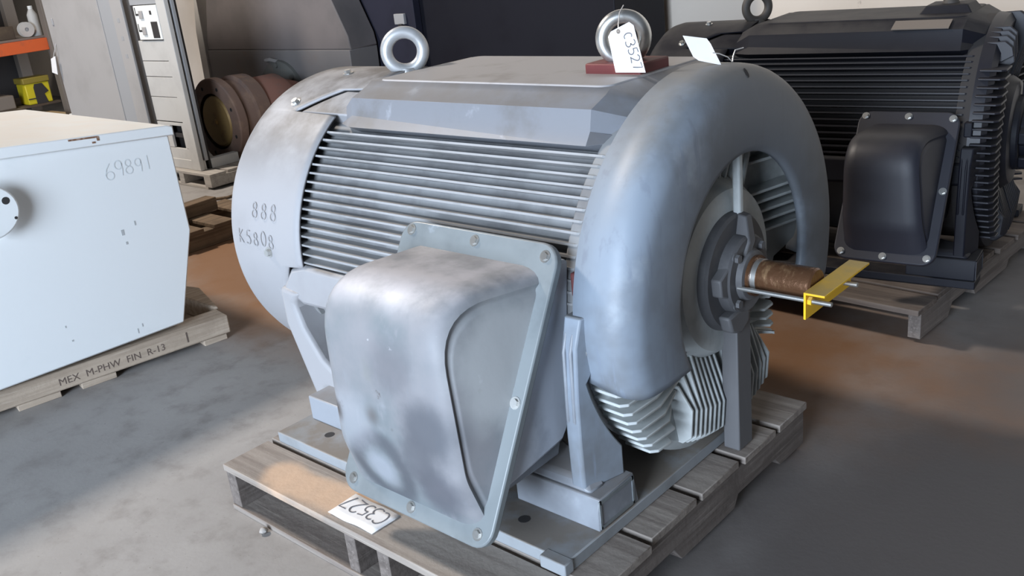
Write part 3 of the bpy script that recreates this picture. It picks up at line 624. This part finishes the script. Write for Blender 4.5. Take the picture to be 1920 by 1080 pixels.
# paper under the flange, written upside down as seen from here
pp = thing('paper_label', 'white paper label C3527 upside down under the terminal cover flange', 'label', (-0.59, -0.71, 0.136))
mb = MB(); nx, ny = 8, 4
for j in range(ny+1):
    for i in range(nx+1):
        u = i/nx; v = j/ny
        x = (-0.664+0.150*u)*(1-v)+(-0.670+0.160*u)*v; y = (-0.752+0.004*u)*(1-v)+(-0.665)*v
        mb.v.append((x, y, 0.1365+0.0035*math.sin(5*u+1.3)**2*(1-v*.4)))
for j in range(ny):
    for i in range(nx):
        a = j*(nx+1)+i; mb.f.append((a, a+1, a+nx+2, a+nx+1))
build('sheet', mb, M['paper'], pp, solid=0.0005)
def onpaper(u, v):
    x = -0.522-u; y = -0.672-v*1.0
    uu = (x+0.664)/0.15
    return Vector((x, -0.672-0.062+(v), 0.1376+0.0035*math.sin(5*uu+1.3)**2*(1-.2)))
def onpaper(u, v):
    x = -0.520-u; y = -0.674-v; uu = (x+0.664)/0.15; vv = (y+0.752)/0.087
    return Vector((x, y, 0.1375+0.0035*math.sin(5*uu+1.3)**2*(1-max(0, min(1, vv))*.4)))
build('handwriting', strokes(MB(), 'C3527', onpaper, 0.046, 0.0285, 0.0036, x0=0.004), M['ink'], pp, smooth=0)

# stone on the floor
mb = MB()
for j in range(5):
    for i in range(8):
        a = 2*PI*i/8; ph = PI*(j+.5)/5; r = 0.011*(1+R_.uniform(-.18, .18))
        mb.v.append((-0.92+r*math.sin(ph)*math.cos(a), -0.784+r*math.sin(ph)*math.sin(a), 0.0085+0.0085*math.cos(ph)))
for j in range(4):
    for i in range(8): mb.f.append((j*8+i, j*8+(i+1) % 8, (j+1)*8+(i+1) % 8, (j+1)*8+i))
mb.f.append(tuple(range(8))); mb.f.append(tuple(range(32, 40)))
top(build('stone', mb, M['stone']), 'small grey stone on the concrete beside the front pallet', 'stone')

# ------------------------------------------------------------------ white transformer on its skid
tr = thing('transformer_cabinet', 'white steel transformer cabinet with an overhanging lid on a wooden skid', 'transformer', (0, 0, 0))
OFF[tr.name] = Vector((0, 0, 0.107)); tr.location = (-2.2, -0.24, 0.107); tr.rotation_euler = (0, 0, -0.02)
bp_ = [(-1.5, 0.122), (0.0, 0.107), (0.108, 0.438), (0.106, 0.800), (-1.5, 0.925)]
tb = build('body', MB().prism(bp_, 'x', -1.24, 0.0), M['white'], tr, bevel=0.006)
def lidz(y): return 0.809-(y-0.118)*0.084
ld = build('lid', MB().prism([(-1.52, lidz(-1.52)-.020), (0.121, lidz(0.121)-.022), (0.122, lidz(0.122)+.010), (0.10, lidz(0.10)+.016), (-1.52, lidz(-1.52)+.016)], 'x', -1.27, 0.014), M['white'], tr, bevel=0.004)
def lidface(y0, y1, a, b): return MB().loft([[(0.0143, y0, lidz(y0)+a), (0.0143, y1, lidz(y1)+a), (0.0143, y1, lidz(y1)+b), (0.0143, y0, lidz(y0)+b)], [(0.0148, y0, lidz(y0)+a), (0.0148, y1, lidz(y1)+a), (0.0148, y1, lidz(y1)+b), (0.0148, y0, lidz(y0)+b)]])
build('rust_streak', lidface(-0.245, -0.145, 0.006, 0.012), M['rustmark'], ld)
build('rust_streak', lidface(-0.152, -0.143, -0.004, 0.010), M['rustmark'], ld)
build('rust_spot', lidface(-0.170, -0.158, -0.011, -0.005), M['rustmark'], ld)
lug = MB()
ol = [(-0.555+0.100*math.cos(rad(a)), 0.690+0.088*math.sin(rad(a))) for a in range(-90, 91, 10)]
lug.prism(ol, 'x', 0.028, 0.042)
lg = build('lifting_lug', lug, M['white'], tr, bevel=0.006, seg=3)
build('lug_post', MB().box(0, 0.03, -0.56, -0.49, 0.64, 0.74), M['white'], lg, bevel=0.006)
build('lug_hole', MB().tube([(0.0415, -0.490, 0.715), (0.0425, -0.490, 0.715)], 0.012, 16), M['dark'], lg)
build('lug_hole', MB().tube([(0.0415, -0.475, 0.655), (0.0425, -0.475, 0.655)], 0.005, 12), M['dark'], lg)
build('painted_number', strokes(MB(), '69891', lambda u, v: Vector((0.0008, -0.150+u, 0.690+v)), 0.052, 0.036, 0.0034, jit=0.003), M['pencilw'], tr, smooth=0)
for (y, z, a, b) in ((-0.09, 0.52, .005, .016), (-0.14, 0.50, .010, .020), (-0.135, 0.46, .007, .010), (-0.175, 0.14, .004, .018), (-0.155, 0.155, .004, .012), (-0.40, 0.19, .006, .006), (-0.41, 0.245, .004, .008)):
    build('scuff', MB().box(0.0, 0.0007, y-a/2, y+a/2, z-b/2, z+b/2), M['scuff'], tb)
sk = thing('wooden_skid', 'pale stamped timber skid under the white transformer cabinet', 'skid', (0, 0, 0))
OFF[sk.name] = Vector((0, 0, 0)); sk.location = (-2.16, -0.2, 0); sk.rotation_euler = (0, 0, -0.15)
beam = build('beam', MB().box(-0.105, 0.0, -1.6, 0.108, 0.022, 0.094), M['skid'], sk, bevel=0.006, seg=3)
for y0_, y1_ in ((-1.5, -0.95), (-0.66, -0.52), (-0.45, -0.33), (0.0, 0.09)):
    build('shim_board', MB().box(-0.90, -0.004, y0_, y1_, 0.0, 0.022), M['skid'], sk, bevel=0.002)
build('end_block', MB().prism([(-0.12, 0.10), (-0.105, 0.115), (-0.4, 0.16), (-0.5, 0.12), (-0.42, 0.06)], 'z', 0.022, 0.10), M['skid'], sk, bevel=0.006)
for xx in (-0.55, -1.0): build('beam', MB().box(xx-.05, xx+.05, -1.6, 0.06, 0.022, 0.094), M['skid'], sk, bevel=0.004)
def words(name, s, m, parent, loc, rot, size):
    cu = bpy.data.curves.new(name, 'FONT'); cu.body = s; cu.size = size; cu.extrude = 0.0002
    t = bpy.data.objects.new('tmp', cu); COL.objects.link(t)
    me = bpy.data.meshes.new_from_object(t.evaluated_get(bpy.context.evaluated_depsgraph_get()))
    bpy.data.objects.remove(t); me.materials.append(m)
    o = bpy.data.objects.new(name, me); COL.objects.link(o); o.parent = parent; o.location = loc; o.rotation_euler = rot; o['kind'] = 'stuff'
    return o
bpy.context.view_layer.update()
words('stamped_text', 'MEX  M-PHW  FIN  R-13', M['stamp'], beam, (0.0004, -0.52, 0.042), (PI/2, 0, PI/2), 0.036)
build('saw_cut', MB().box(0.0, 0.0006, -0.062, -0.056, 0.04, 0.08), M['stamp'], beam)

# ------------------------------------------------------------------ background left: cabinets, rack
YC = 1.28
c1 = thing('switchgear_cabinet', 'tall plain grey switchgear cabinet with a darker stripe, beside the orange rack', 'cabinet', (-5.8, YC+.3, 0))
build('body', MB().box(-6.36, -5.21, YC+.012, YC+.20, 0.04, 2.1), M['cabinet'], c1, bevel=0.006)
build('door', MB().box(-6.355, -5.50, YC, YC+.012, 0.10, 2.05), M['cabinet'], c1, bevel=0.004)
build('side_panel', MB().box(-5.495, -5.325, YC+.003, YC+.014, 0.10, 2.05), M['cabdark'], c1, bevel=0.002)
build('frame_post', MB().box(-5.32, -5.165, YC-.004, YC+.014, 0.06, 2.08), M['cabinet'], c1, bevel=0.004)
build('plinth', MB().box(-6.34, -5.23, YC+.03, YC+.19, 0.0, 0.04), M['dark'], c1)
for z in (1.05, 0.935, 0.82): build('knockout', MB().box(-5.262, -5.232, YC-.0055, YC-.003, z, z+.026), M['cabdark'], c1)
build('latch', MB().box(-6.27, -6.245, YC-.006, YC, 1.05, 1.10), M['cabdark'], c1, bevel=0.003)
for xx in (-5.0,):
    pass
c2 = thing('switchgear_cabinet', 'open light grey switchgear section with white breaker plate, right of plain cabinet', 'cabinet', (-4.9, YC+.1, 0.10))
build('frame_post', MB().prism([(-4.725, YC), (-4.622, YC), (-4.622, YC+.03), (-4.725, YC+.03)], 'z', 0.10, 2.1), M['cablight'], c2, bevel=0.004)
build('frame_post', MB().box(-5.135, -5.085, YC+.04, YC+.1, 0.10, 2.1), M['dark'], c2, bevel=0.004)
build('back_panel', MB().box(-5.13, -4.632, YC+.072, YC+.085, 0.10, 2.1), M['dark'], c2)
build('base_sill', MB().box(-5.10, -4.63, YC+.005, YC+.05, 0.10, 0.165), M['cablight'], c2, bevel=0.004)
build('base_rail', MB().box(-4.68, -4.622, YC+.086, YC+.29, 0.10, 0.165), M['cablight'], c2, bevel=0.004)
zs = (0.165, 0.41, 0.57, 0.70, 0.80, 0.93)
for a, b in zip(zs[:-1], zs[1:]):
    if a == 0.165:
        build('front_panel', MB().box(-5.08, -4.728, YC+.012, YC+.03, a, 0.235), M['cablight'], c2, bevel=0.002)
        build('front_panel', MB().box(-5.08, -4.92, YC+.012, YC+.03, 0.238, 0.405), M['cablight'], c2, bevel=0.002)
        build('front_panel', MB().box(-4.775, -4.728, YC+.012, YC+.03, 0.238, 0.405), M['cablight'], c2, bevel=0.002)
        build('front_panel', MB().box(-4.92, -4.775, YC+.012, YC+.03, 0.385, 0.405), M['cablight'], c2, bevel=0.002)
    else:
        build('front_panel', MB().box(-5.08, -4.728, YC+.012, YC+.03, a+.002, b-.002), M['cablight'], c2, bevel=0.002)
bpk = build('breaker_plate', MB().box(-5.03, -4.74, YC+.004, YC+.03, 0.935, 1.145), M['brightplate'], c2, bevel=0.002)
build('front_panel', MB().box(-5.08, -4.728, YC+.012, YC+.03, 1.15, 2.0), M['cabdark'], c2, bevel=0.002)
build('plate_slot', MB().box(-4.845, -4.765, YC+.0025, YC+.005, 0.945, 1.045), M['dark'], bpk)
build('plate_slot', MB().box(-4.835, -4.812, YC+.0025, YC+.005, 1.088, 1.112), M['dark'], bpk)
for z in (1.085, 0.985):
    build('plate_slot', MB().box(-5.012, -4.975, YC+.0025, YC+.005, z, z+.012), M['dark'], bpk)
    build('plate_slot', MB().box(-5.016, -5.008, YC+.0025, YC+.005, z, z+.05), M['dark'], bpk)
    build('plate_tab', MB().box(-4.965, -4.92, YC-.004, YC+.005, z-.02, z+.03), M['cabinet'], bpk, bevel=0.003)
build('frame_post', MB().box(-4.655, -4.622, YC+.045, YC+.068, 0.16, 2.1), M['cabdark'], c2, bevel=0.003)
build('inner_busbar', MB().box(-4.70, -4.68, YC+.045, YC+.065, 0.62, 0.95), M['rustred'], c2, bevel=0.003)
for z in (0.30, 0.55, 0.80, 1.05): build('inner_shelf', MB().box(-5.05, -4.66, YC+.035, YC+.071, z, z+.03), M['dark'], c2, bevel=0.003)
wpallet('wooden_pallet', 'grey-white wooden pallet under the open switchgear section', -5.2, -4.46, [(1.24, 1.36), (1.38, 1.47), (1.485, 1.565)], ((-5.19, -5.12), (-4.85, -4.79), (-4.54, -4.46)), 1.24, 1.565, dict(deck=M['greywood'], str=M['greywood']), (-4.8, 1.5, 0), hb=0.082, ht=0.100, notch=False, bottoms=((1.24, 1.33), (1.47, 1.565)))

# rack with orange beam
rk = thing('pallet_rack', 'storage rack with an orange beam and brown post at far left', 'rack', (-8.8, 1.2, 0))
build('orange_beam', MB().box(-8.54, -8.47, -1.2, 2.12, 0.755, 0.865), M['orange'], rk, bevel=0.004)
build('rack_post', MB().box(-8.52, -8.42, 2.12, 2.23, 0.0, 2.4), M['rackpost'], rk, bevel=0.004)
build('rack_post', MB().box(-9.5, -9.4, 2.16, 2.27, 0.0, 2.4), M['rackpost'], rk, bevel=0.004)
build('rack_post', MB().box(-8.52, -8.42, -1.3, -1.2, 0.0, 2.4), M['rackpost'], rk, bevel=0.004)
build('wire_shelf', MB().box(-9.45, -8.53, -1.2, 2.16, 0.866, 0.885), M['rackpost'], rk, bevel=0.002)
build('lower_shelf', MB().box(-9.45, -8.53, -1.2, 2.12, 0.255, 0.275), M['brown'], rk, bevel=0.002)
build('back_panel', MB().box(-9.52, -9.5, -1.3, 2.27, 0.0, 2.4), M['dark'], rk)
top(build('cardboard_box', MB().box(-9.2, -8.62, 1.55, 1.90, 0.886, 1.00), M['brown'], bevel=0.004), 'low dark brown box on the rack shelf above the orange beam', 'box')
top(build('cardboard_box', MB().box(-9.2, -8.72, 1.2, 1.54, 0.886, 1.14), M['brown'], bevel=0.004), 'taller brown box at the left edge above the orange beam', 'box')
r1 = thing('wire_reel', 'pale reel lying against the rack post above the orange beam', 'reel', (-8.58, 2.02, 0.886))
for dx in (0, 0.05): build('reel_flange', MB().lathe([(-8.6+dx, 0.018), (-8.6+dx, 0.068), (-8.592+dx, 0.068), (-8.592+dx, 0.018)], 0.957, n=24, y0=1.99), M['cablight'], r1)
build('reel_core', MB().lathe([(-8.6, 0.0), (-8.6, 0.03), (-8.55, 0.03), (-8.546, 0.0)], 0.957, n=20, y0=1.99), M['cabdark'], r1)
lp = thing('bottle', 'white plastic bottle standing by the rack post above the pale reel', 'bottle', (-8.6, 2.10, 0.886))
build('bottle_body', MB().tube([(-8.62, 2.10, 0.886), (-8.62, 2.10, 1.08), (-8.62, 2.10, 1.13)], [0.045, 0.045, 0.02], 16), M['cablight'], lp)
build('bottle_cap', MB().tube([(-8.62, 2.10, 1.13), (-8.62, 2.10, 1.16)], 0.022, 12), M['brightplate'], lp)
yc = thing('battery_charger', 'yellow and olive battery charger box on the lower rack shelf', 'charger', (-8.6, 1.87, 0.275))
build('case', MB().box(-8.75, -8.55, 1.83, 2.06, 0.276, 0.47), M['toolyellow'], yc, bevel=0.01)
build('case_lid', MB().box(-8.76, -8.54, 1.82, 2.07, 0.47, 0.525), M['toololive'], yc, bevel=0.008)
build('front_recess', MB().prism([(1.905, 0.277), (1.905, 0.43), (1.92, 0.462), (1.99, 0.462), (2.035, 0.38), (1.99, 0.36), (2.01, 0.277)], 'x', -8.55, -8.543), M['dark'], yc)
build('front_recess', MB().box(-8.55, -8.544, 1.835, 1.905, 0.325, 0.335), M['dark'], yc)
top(build('cardboard_box', MB().box(-8.9, -8.52, 1.35, 1.70, 0.276, 0.40), M['rackpost'], bevel=0.01), 'dull grey-brown box left of the yellow charger on the lower shelf', 'box')
top(build('tan_carton', MB().box(-8.75, -8.25, 1.60, 2.02, 0.0, 0.19), M['tan'], bevel=0.005), 'tan carton on the floor in front of the rack', 'carton')
top(build('white_canister', MB().tube([(-8.2, 2.06, 0), (-8.2, 2.06, 0.15), (-8.2, 2.06, 0.17)], [0.05, 0.05, 0.03], 16), M['brightplate']), 'small white canister on the floor beside the tan carton', 'canister')
tz = thing('paper_tag', 'small white tag hanging at the left edge of the plain grey cabinet', 'tag', (-6.34, YC-.01, 0.835))
build('card', MB().loft([[(-6.385, YC-.03, 0.815), (-6.30, YC-.03, 0.835), (-6.34, YC-.03, 0.70), (-6.425, YC-.03, 0.715)], [(-6.385, YC-.028, 0.815), (-6.30, YC-.028, 0.835), (-6.34, YC-.028, 0.70), (-6.425, YC-.028, 0.715)]]), M['paper'], tz, smooth=0)
build('string', MB().tube([(-6.34, YC-.028, 0.825), (-6.30, YC-.02, 0.88), (-6.30, YC-.001, 0.92)], 0.003, 6), M['wire'], tz)

# ------------------------------------------------------------------ background middle: tank, rusty coupling, navy machine
YT = 2.4
tk = thing('machine_housing', 'dusty grey steel machine casing, slanting right edge, behind the rusty flanges', 'machine', (-5.2, YT+.4, 0))
up = [(-6.16, 0.70), (-4.315, 0.70), (-4.33, 0.79), (-4.70, 1.55), (-5.85, 1.55), (-6.02, 1.10)]
build('upper_shell', MB().prism(up, 'y', YT, YT+.24), M['tank'], tk, bevel=0.008)
build('lower_shell', MB().prism([(-6.14, 0.0), (-4.345, 0.0), (-4.318, 0.70), (-6.16, 0.70)], 'y', YT-.012, YT+.24), M['tanklow'], tk, bevel=0.006)
build('side_flange', MB().loft([[(-6.26, YT-.03, 0.30), (-6.16, YT-.03, 0.30), (-6.16, YT+.1, 0.30), (-6.26, YT+.1, 0.30)], [(-6.22, YT-.03, 0.85), (-6.13, YT-.03, 0.85), (-6.13, YT+.1, 0.85), (-6.22, YT+.1, 0.85)], [(-6.15, YT-.03, 1.12), (-6.12, YT-.03, 1.12), (-6.12, YT+.1, 1.12), (-6.15, YT+.1, 1.12)]]), M['cablight'], tk, bevel=0.004)
def lathe_y(prof, xc, zc, n=48):
    mb = MB().lathe(prof, zc, n=n); mb.v = [(xc+v[1], v[0], v[2]) for v in mb.v]; return mb
build('round_cover', lathe_y([(YT-.012, 0.27), (YT-.035, 0.265), (YT-.045, 0.25), (YT-.05, 0.0)], -5.17, 0.36), M['tankdisc'], tk)
for a in (88, 40, 140, 0, 180): build('bolt', lathe_y([(YT-.04, 0.02), (YT-.06, 0.018), (YT-.065, 0.0)], -5.17+0.235*math.cos(rad(a)), 0.36+0.235*math.sin(rad(a)), 12), M['tankdisc'], tk)
build('cover_handle', MB().tube([(-5.26, YT-.02, 0.615), (-5.25, YT-.07, 0.635), (-5.20, YT-.07, 0.64), (-5.18, YT-.02, 0.62)], 0.014, 8), M['cabinet'], tk)
rc = thing('flanged_coupling', 'rusty brown flanged pump coupling with an ochre disc, right of open switchgear', 'coupling', (-4.86, 1.85, 0))
YF, XF, ZF = 1.60, -4.868, 0.345
build('front_flange', lathe_y([(YF, 0.190), (YF, 0.280), (YF+.008, 0.289), (YF+.06, 0.289), (YF+.07, 0.26), (YF+.10, 0.25), (YF+.10, 0.19)], XF, ZF), M['rust'], rc)
build('ochre_disc', lathe_y([(YF+.05, 0.19), (YF+.035, 0.178), (YF+.012, 0.172), (YF+.002, 0.160), (YF, 0.02), (YF-.01, 0.012), (YF-.012, 0.0)], XF, ZF), M['brass'], rc)
for k in range(8):
    a = rad(22.5+45*k); build('bolt_hole', lathe_y([(YF-.0015, 0.013), (YF-.002, 0.0)], XF+0.235*math.cos(a), ZF+0.235*math.sin(a), 12), M['dark'], rc)
build('rear_flange', lathe_y([(YF+.09, 0.24), (YF+.15, 0.26), (YF+.16, 0.285), (YF+.26, 0.28), (YF+.28, 0.24), (YF+.28, 0.0)], XF+.02, ZF), M['rust'], rc)
build('red_ring', lathe_y([(YF+.27, 0.0), (YF+.27, 0.23), (YF+.33, 0.255), (YF+.47, 0.255), (YF+.52, 0.22), (YF+.52, 0.0)], XF+.06, ZF-.01), M['rustred'], rc)
build('neck', lathe_y([(YF+.50, 0.18), (YF+.62, 0.20), (YT-.09, 0.17), (YT-.09, 0.0)], XF-.1+.06, ZF-.02), M['rustred'], rc)
build('saddle', MB().prism([(-5.12, 0.0), (-4.60, 0.0), (-4.66, 0.15), (-5.06, 0.15)], 'y', YF+.12, YF+.5), M['rust'], rc, bevel=0.006)
nv = thing('navy_machine', 'large dark navy machine enclosure behind the grey motor', 'machine', (-3.4, 3.0, 0))
build('side_panel', MB().prism([(-4.70, 0.0), (-3.905, 0.0), (-3.905, 1.6), (-4.98, 1.6), (-4.72, 0.74)], 'y', 2.66, 3.2), M['navyl'], nv, bevel=0.006)
build('main_panel', MB().box(-3.90, -2.30, 2.70, 3.2, 0.0, 1.6), M['navy'], nv, bevel=0.006)
build('corner_post', MB().box(-3.945, -3.895, 2.64, 2.70, 0.0, 1.6), M['navyl'], nv, bevel=0.004)
build('latch', MB().box(-4.10, -4.00, 2.635, 2.66, 0.83, 0.90), M['cabdark'], nv, bevel=0.004)
build('latch_handle', MB().box(-4.05, -4.015, 2.62, 2.64, 0.80, 0.835), M['dark'], nv, bevel=0.003)

# ------------------------------------------------------------------ timber on the floor behind the white cabinet
dn_ = thing('timber_skid', 'dark old timber skid on the floor behind the white cabinet', 'skid', (-3.4, 0.6, 0))
build('side_beam', MB().box(-3.42, -3.34, 0.2, 0.98, 0.0, 0.085), M['oldwood'], dn_, bevel=0.004)
build('side_beam', MB().box(-3.75, -3.67, 0.2, 0.98, 0.0, 0.085), M['oldwood'], dn_, bevel=0.004)
for y0_, y1_ in ((0.22, 0.34), (0.40, 0.52), (0.58, 0.70), (0.80, 0.92)): build('cross_board', MB().box(-3.77, -3.33, y0_, y1_, 0.086, 0.104), M['oldwood'], dn_, bevel=0.002)
o = build('timber_block', MB().box(-0.045, 0.045, -0.28, 0.22, 0.105, 0.175), M['oldwood'], bevel=0.006)
o.location = (-3.62, 0.55, 0); o.rotation_euler = (0, 0, 0.1); top(o, 'short loose timber block lying across the dark timber skid', 'timber')
o = build('chain', MB().tube([(-0.28, -0.02, 0.008), (-0.12, 0.03, 0.008), (0.02, -0.02, 0.008), (0.14, 0.03, 0.008), (0.30, 0.0, 0.008)], 0.010, 6), M['oldwood'])
o.location = (-4.18, 1.14, 0); o.rotation_euler = (0, 0, 1.2); top(o, 'thin dark scrap strip on the floor before the grey-white pallet', 'scrap')
o.name = 'scrap_strip'

# things of a kind
for kind_, grp in (('electric_motor', 'electric motors on pallets'), ('wooden_pallet', 'wooden pallets under machines'), ('paper_tag', 'white paper tags'), ('cardboard_box', 'boxes on the storage rack'), ('switchgear_cabinet', 'grey switchgear cabinets')):
    for o in bpy.data.objects:
        if o.parent is None and o.name.split('.')[0] == kind_: o['group'] = grp
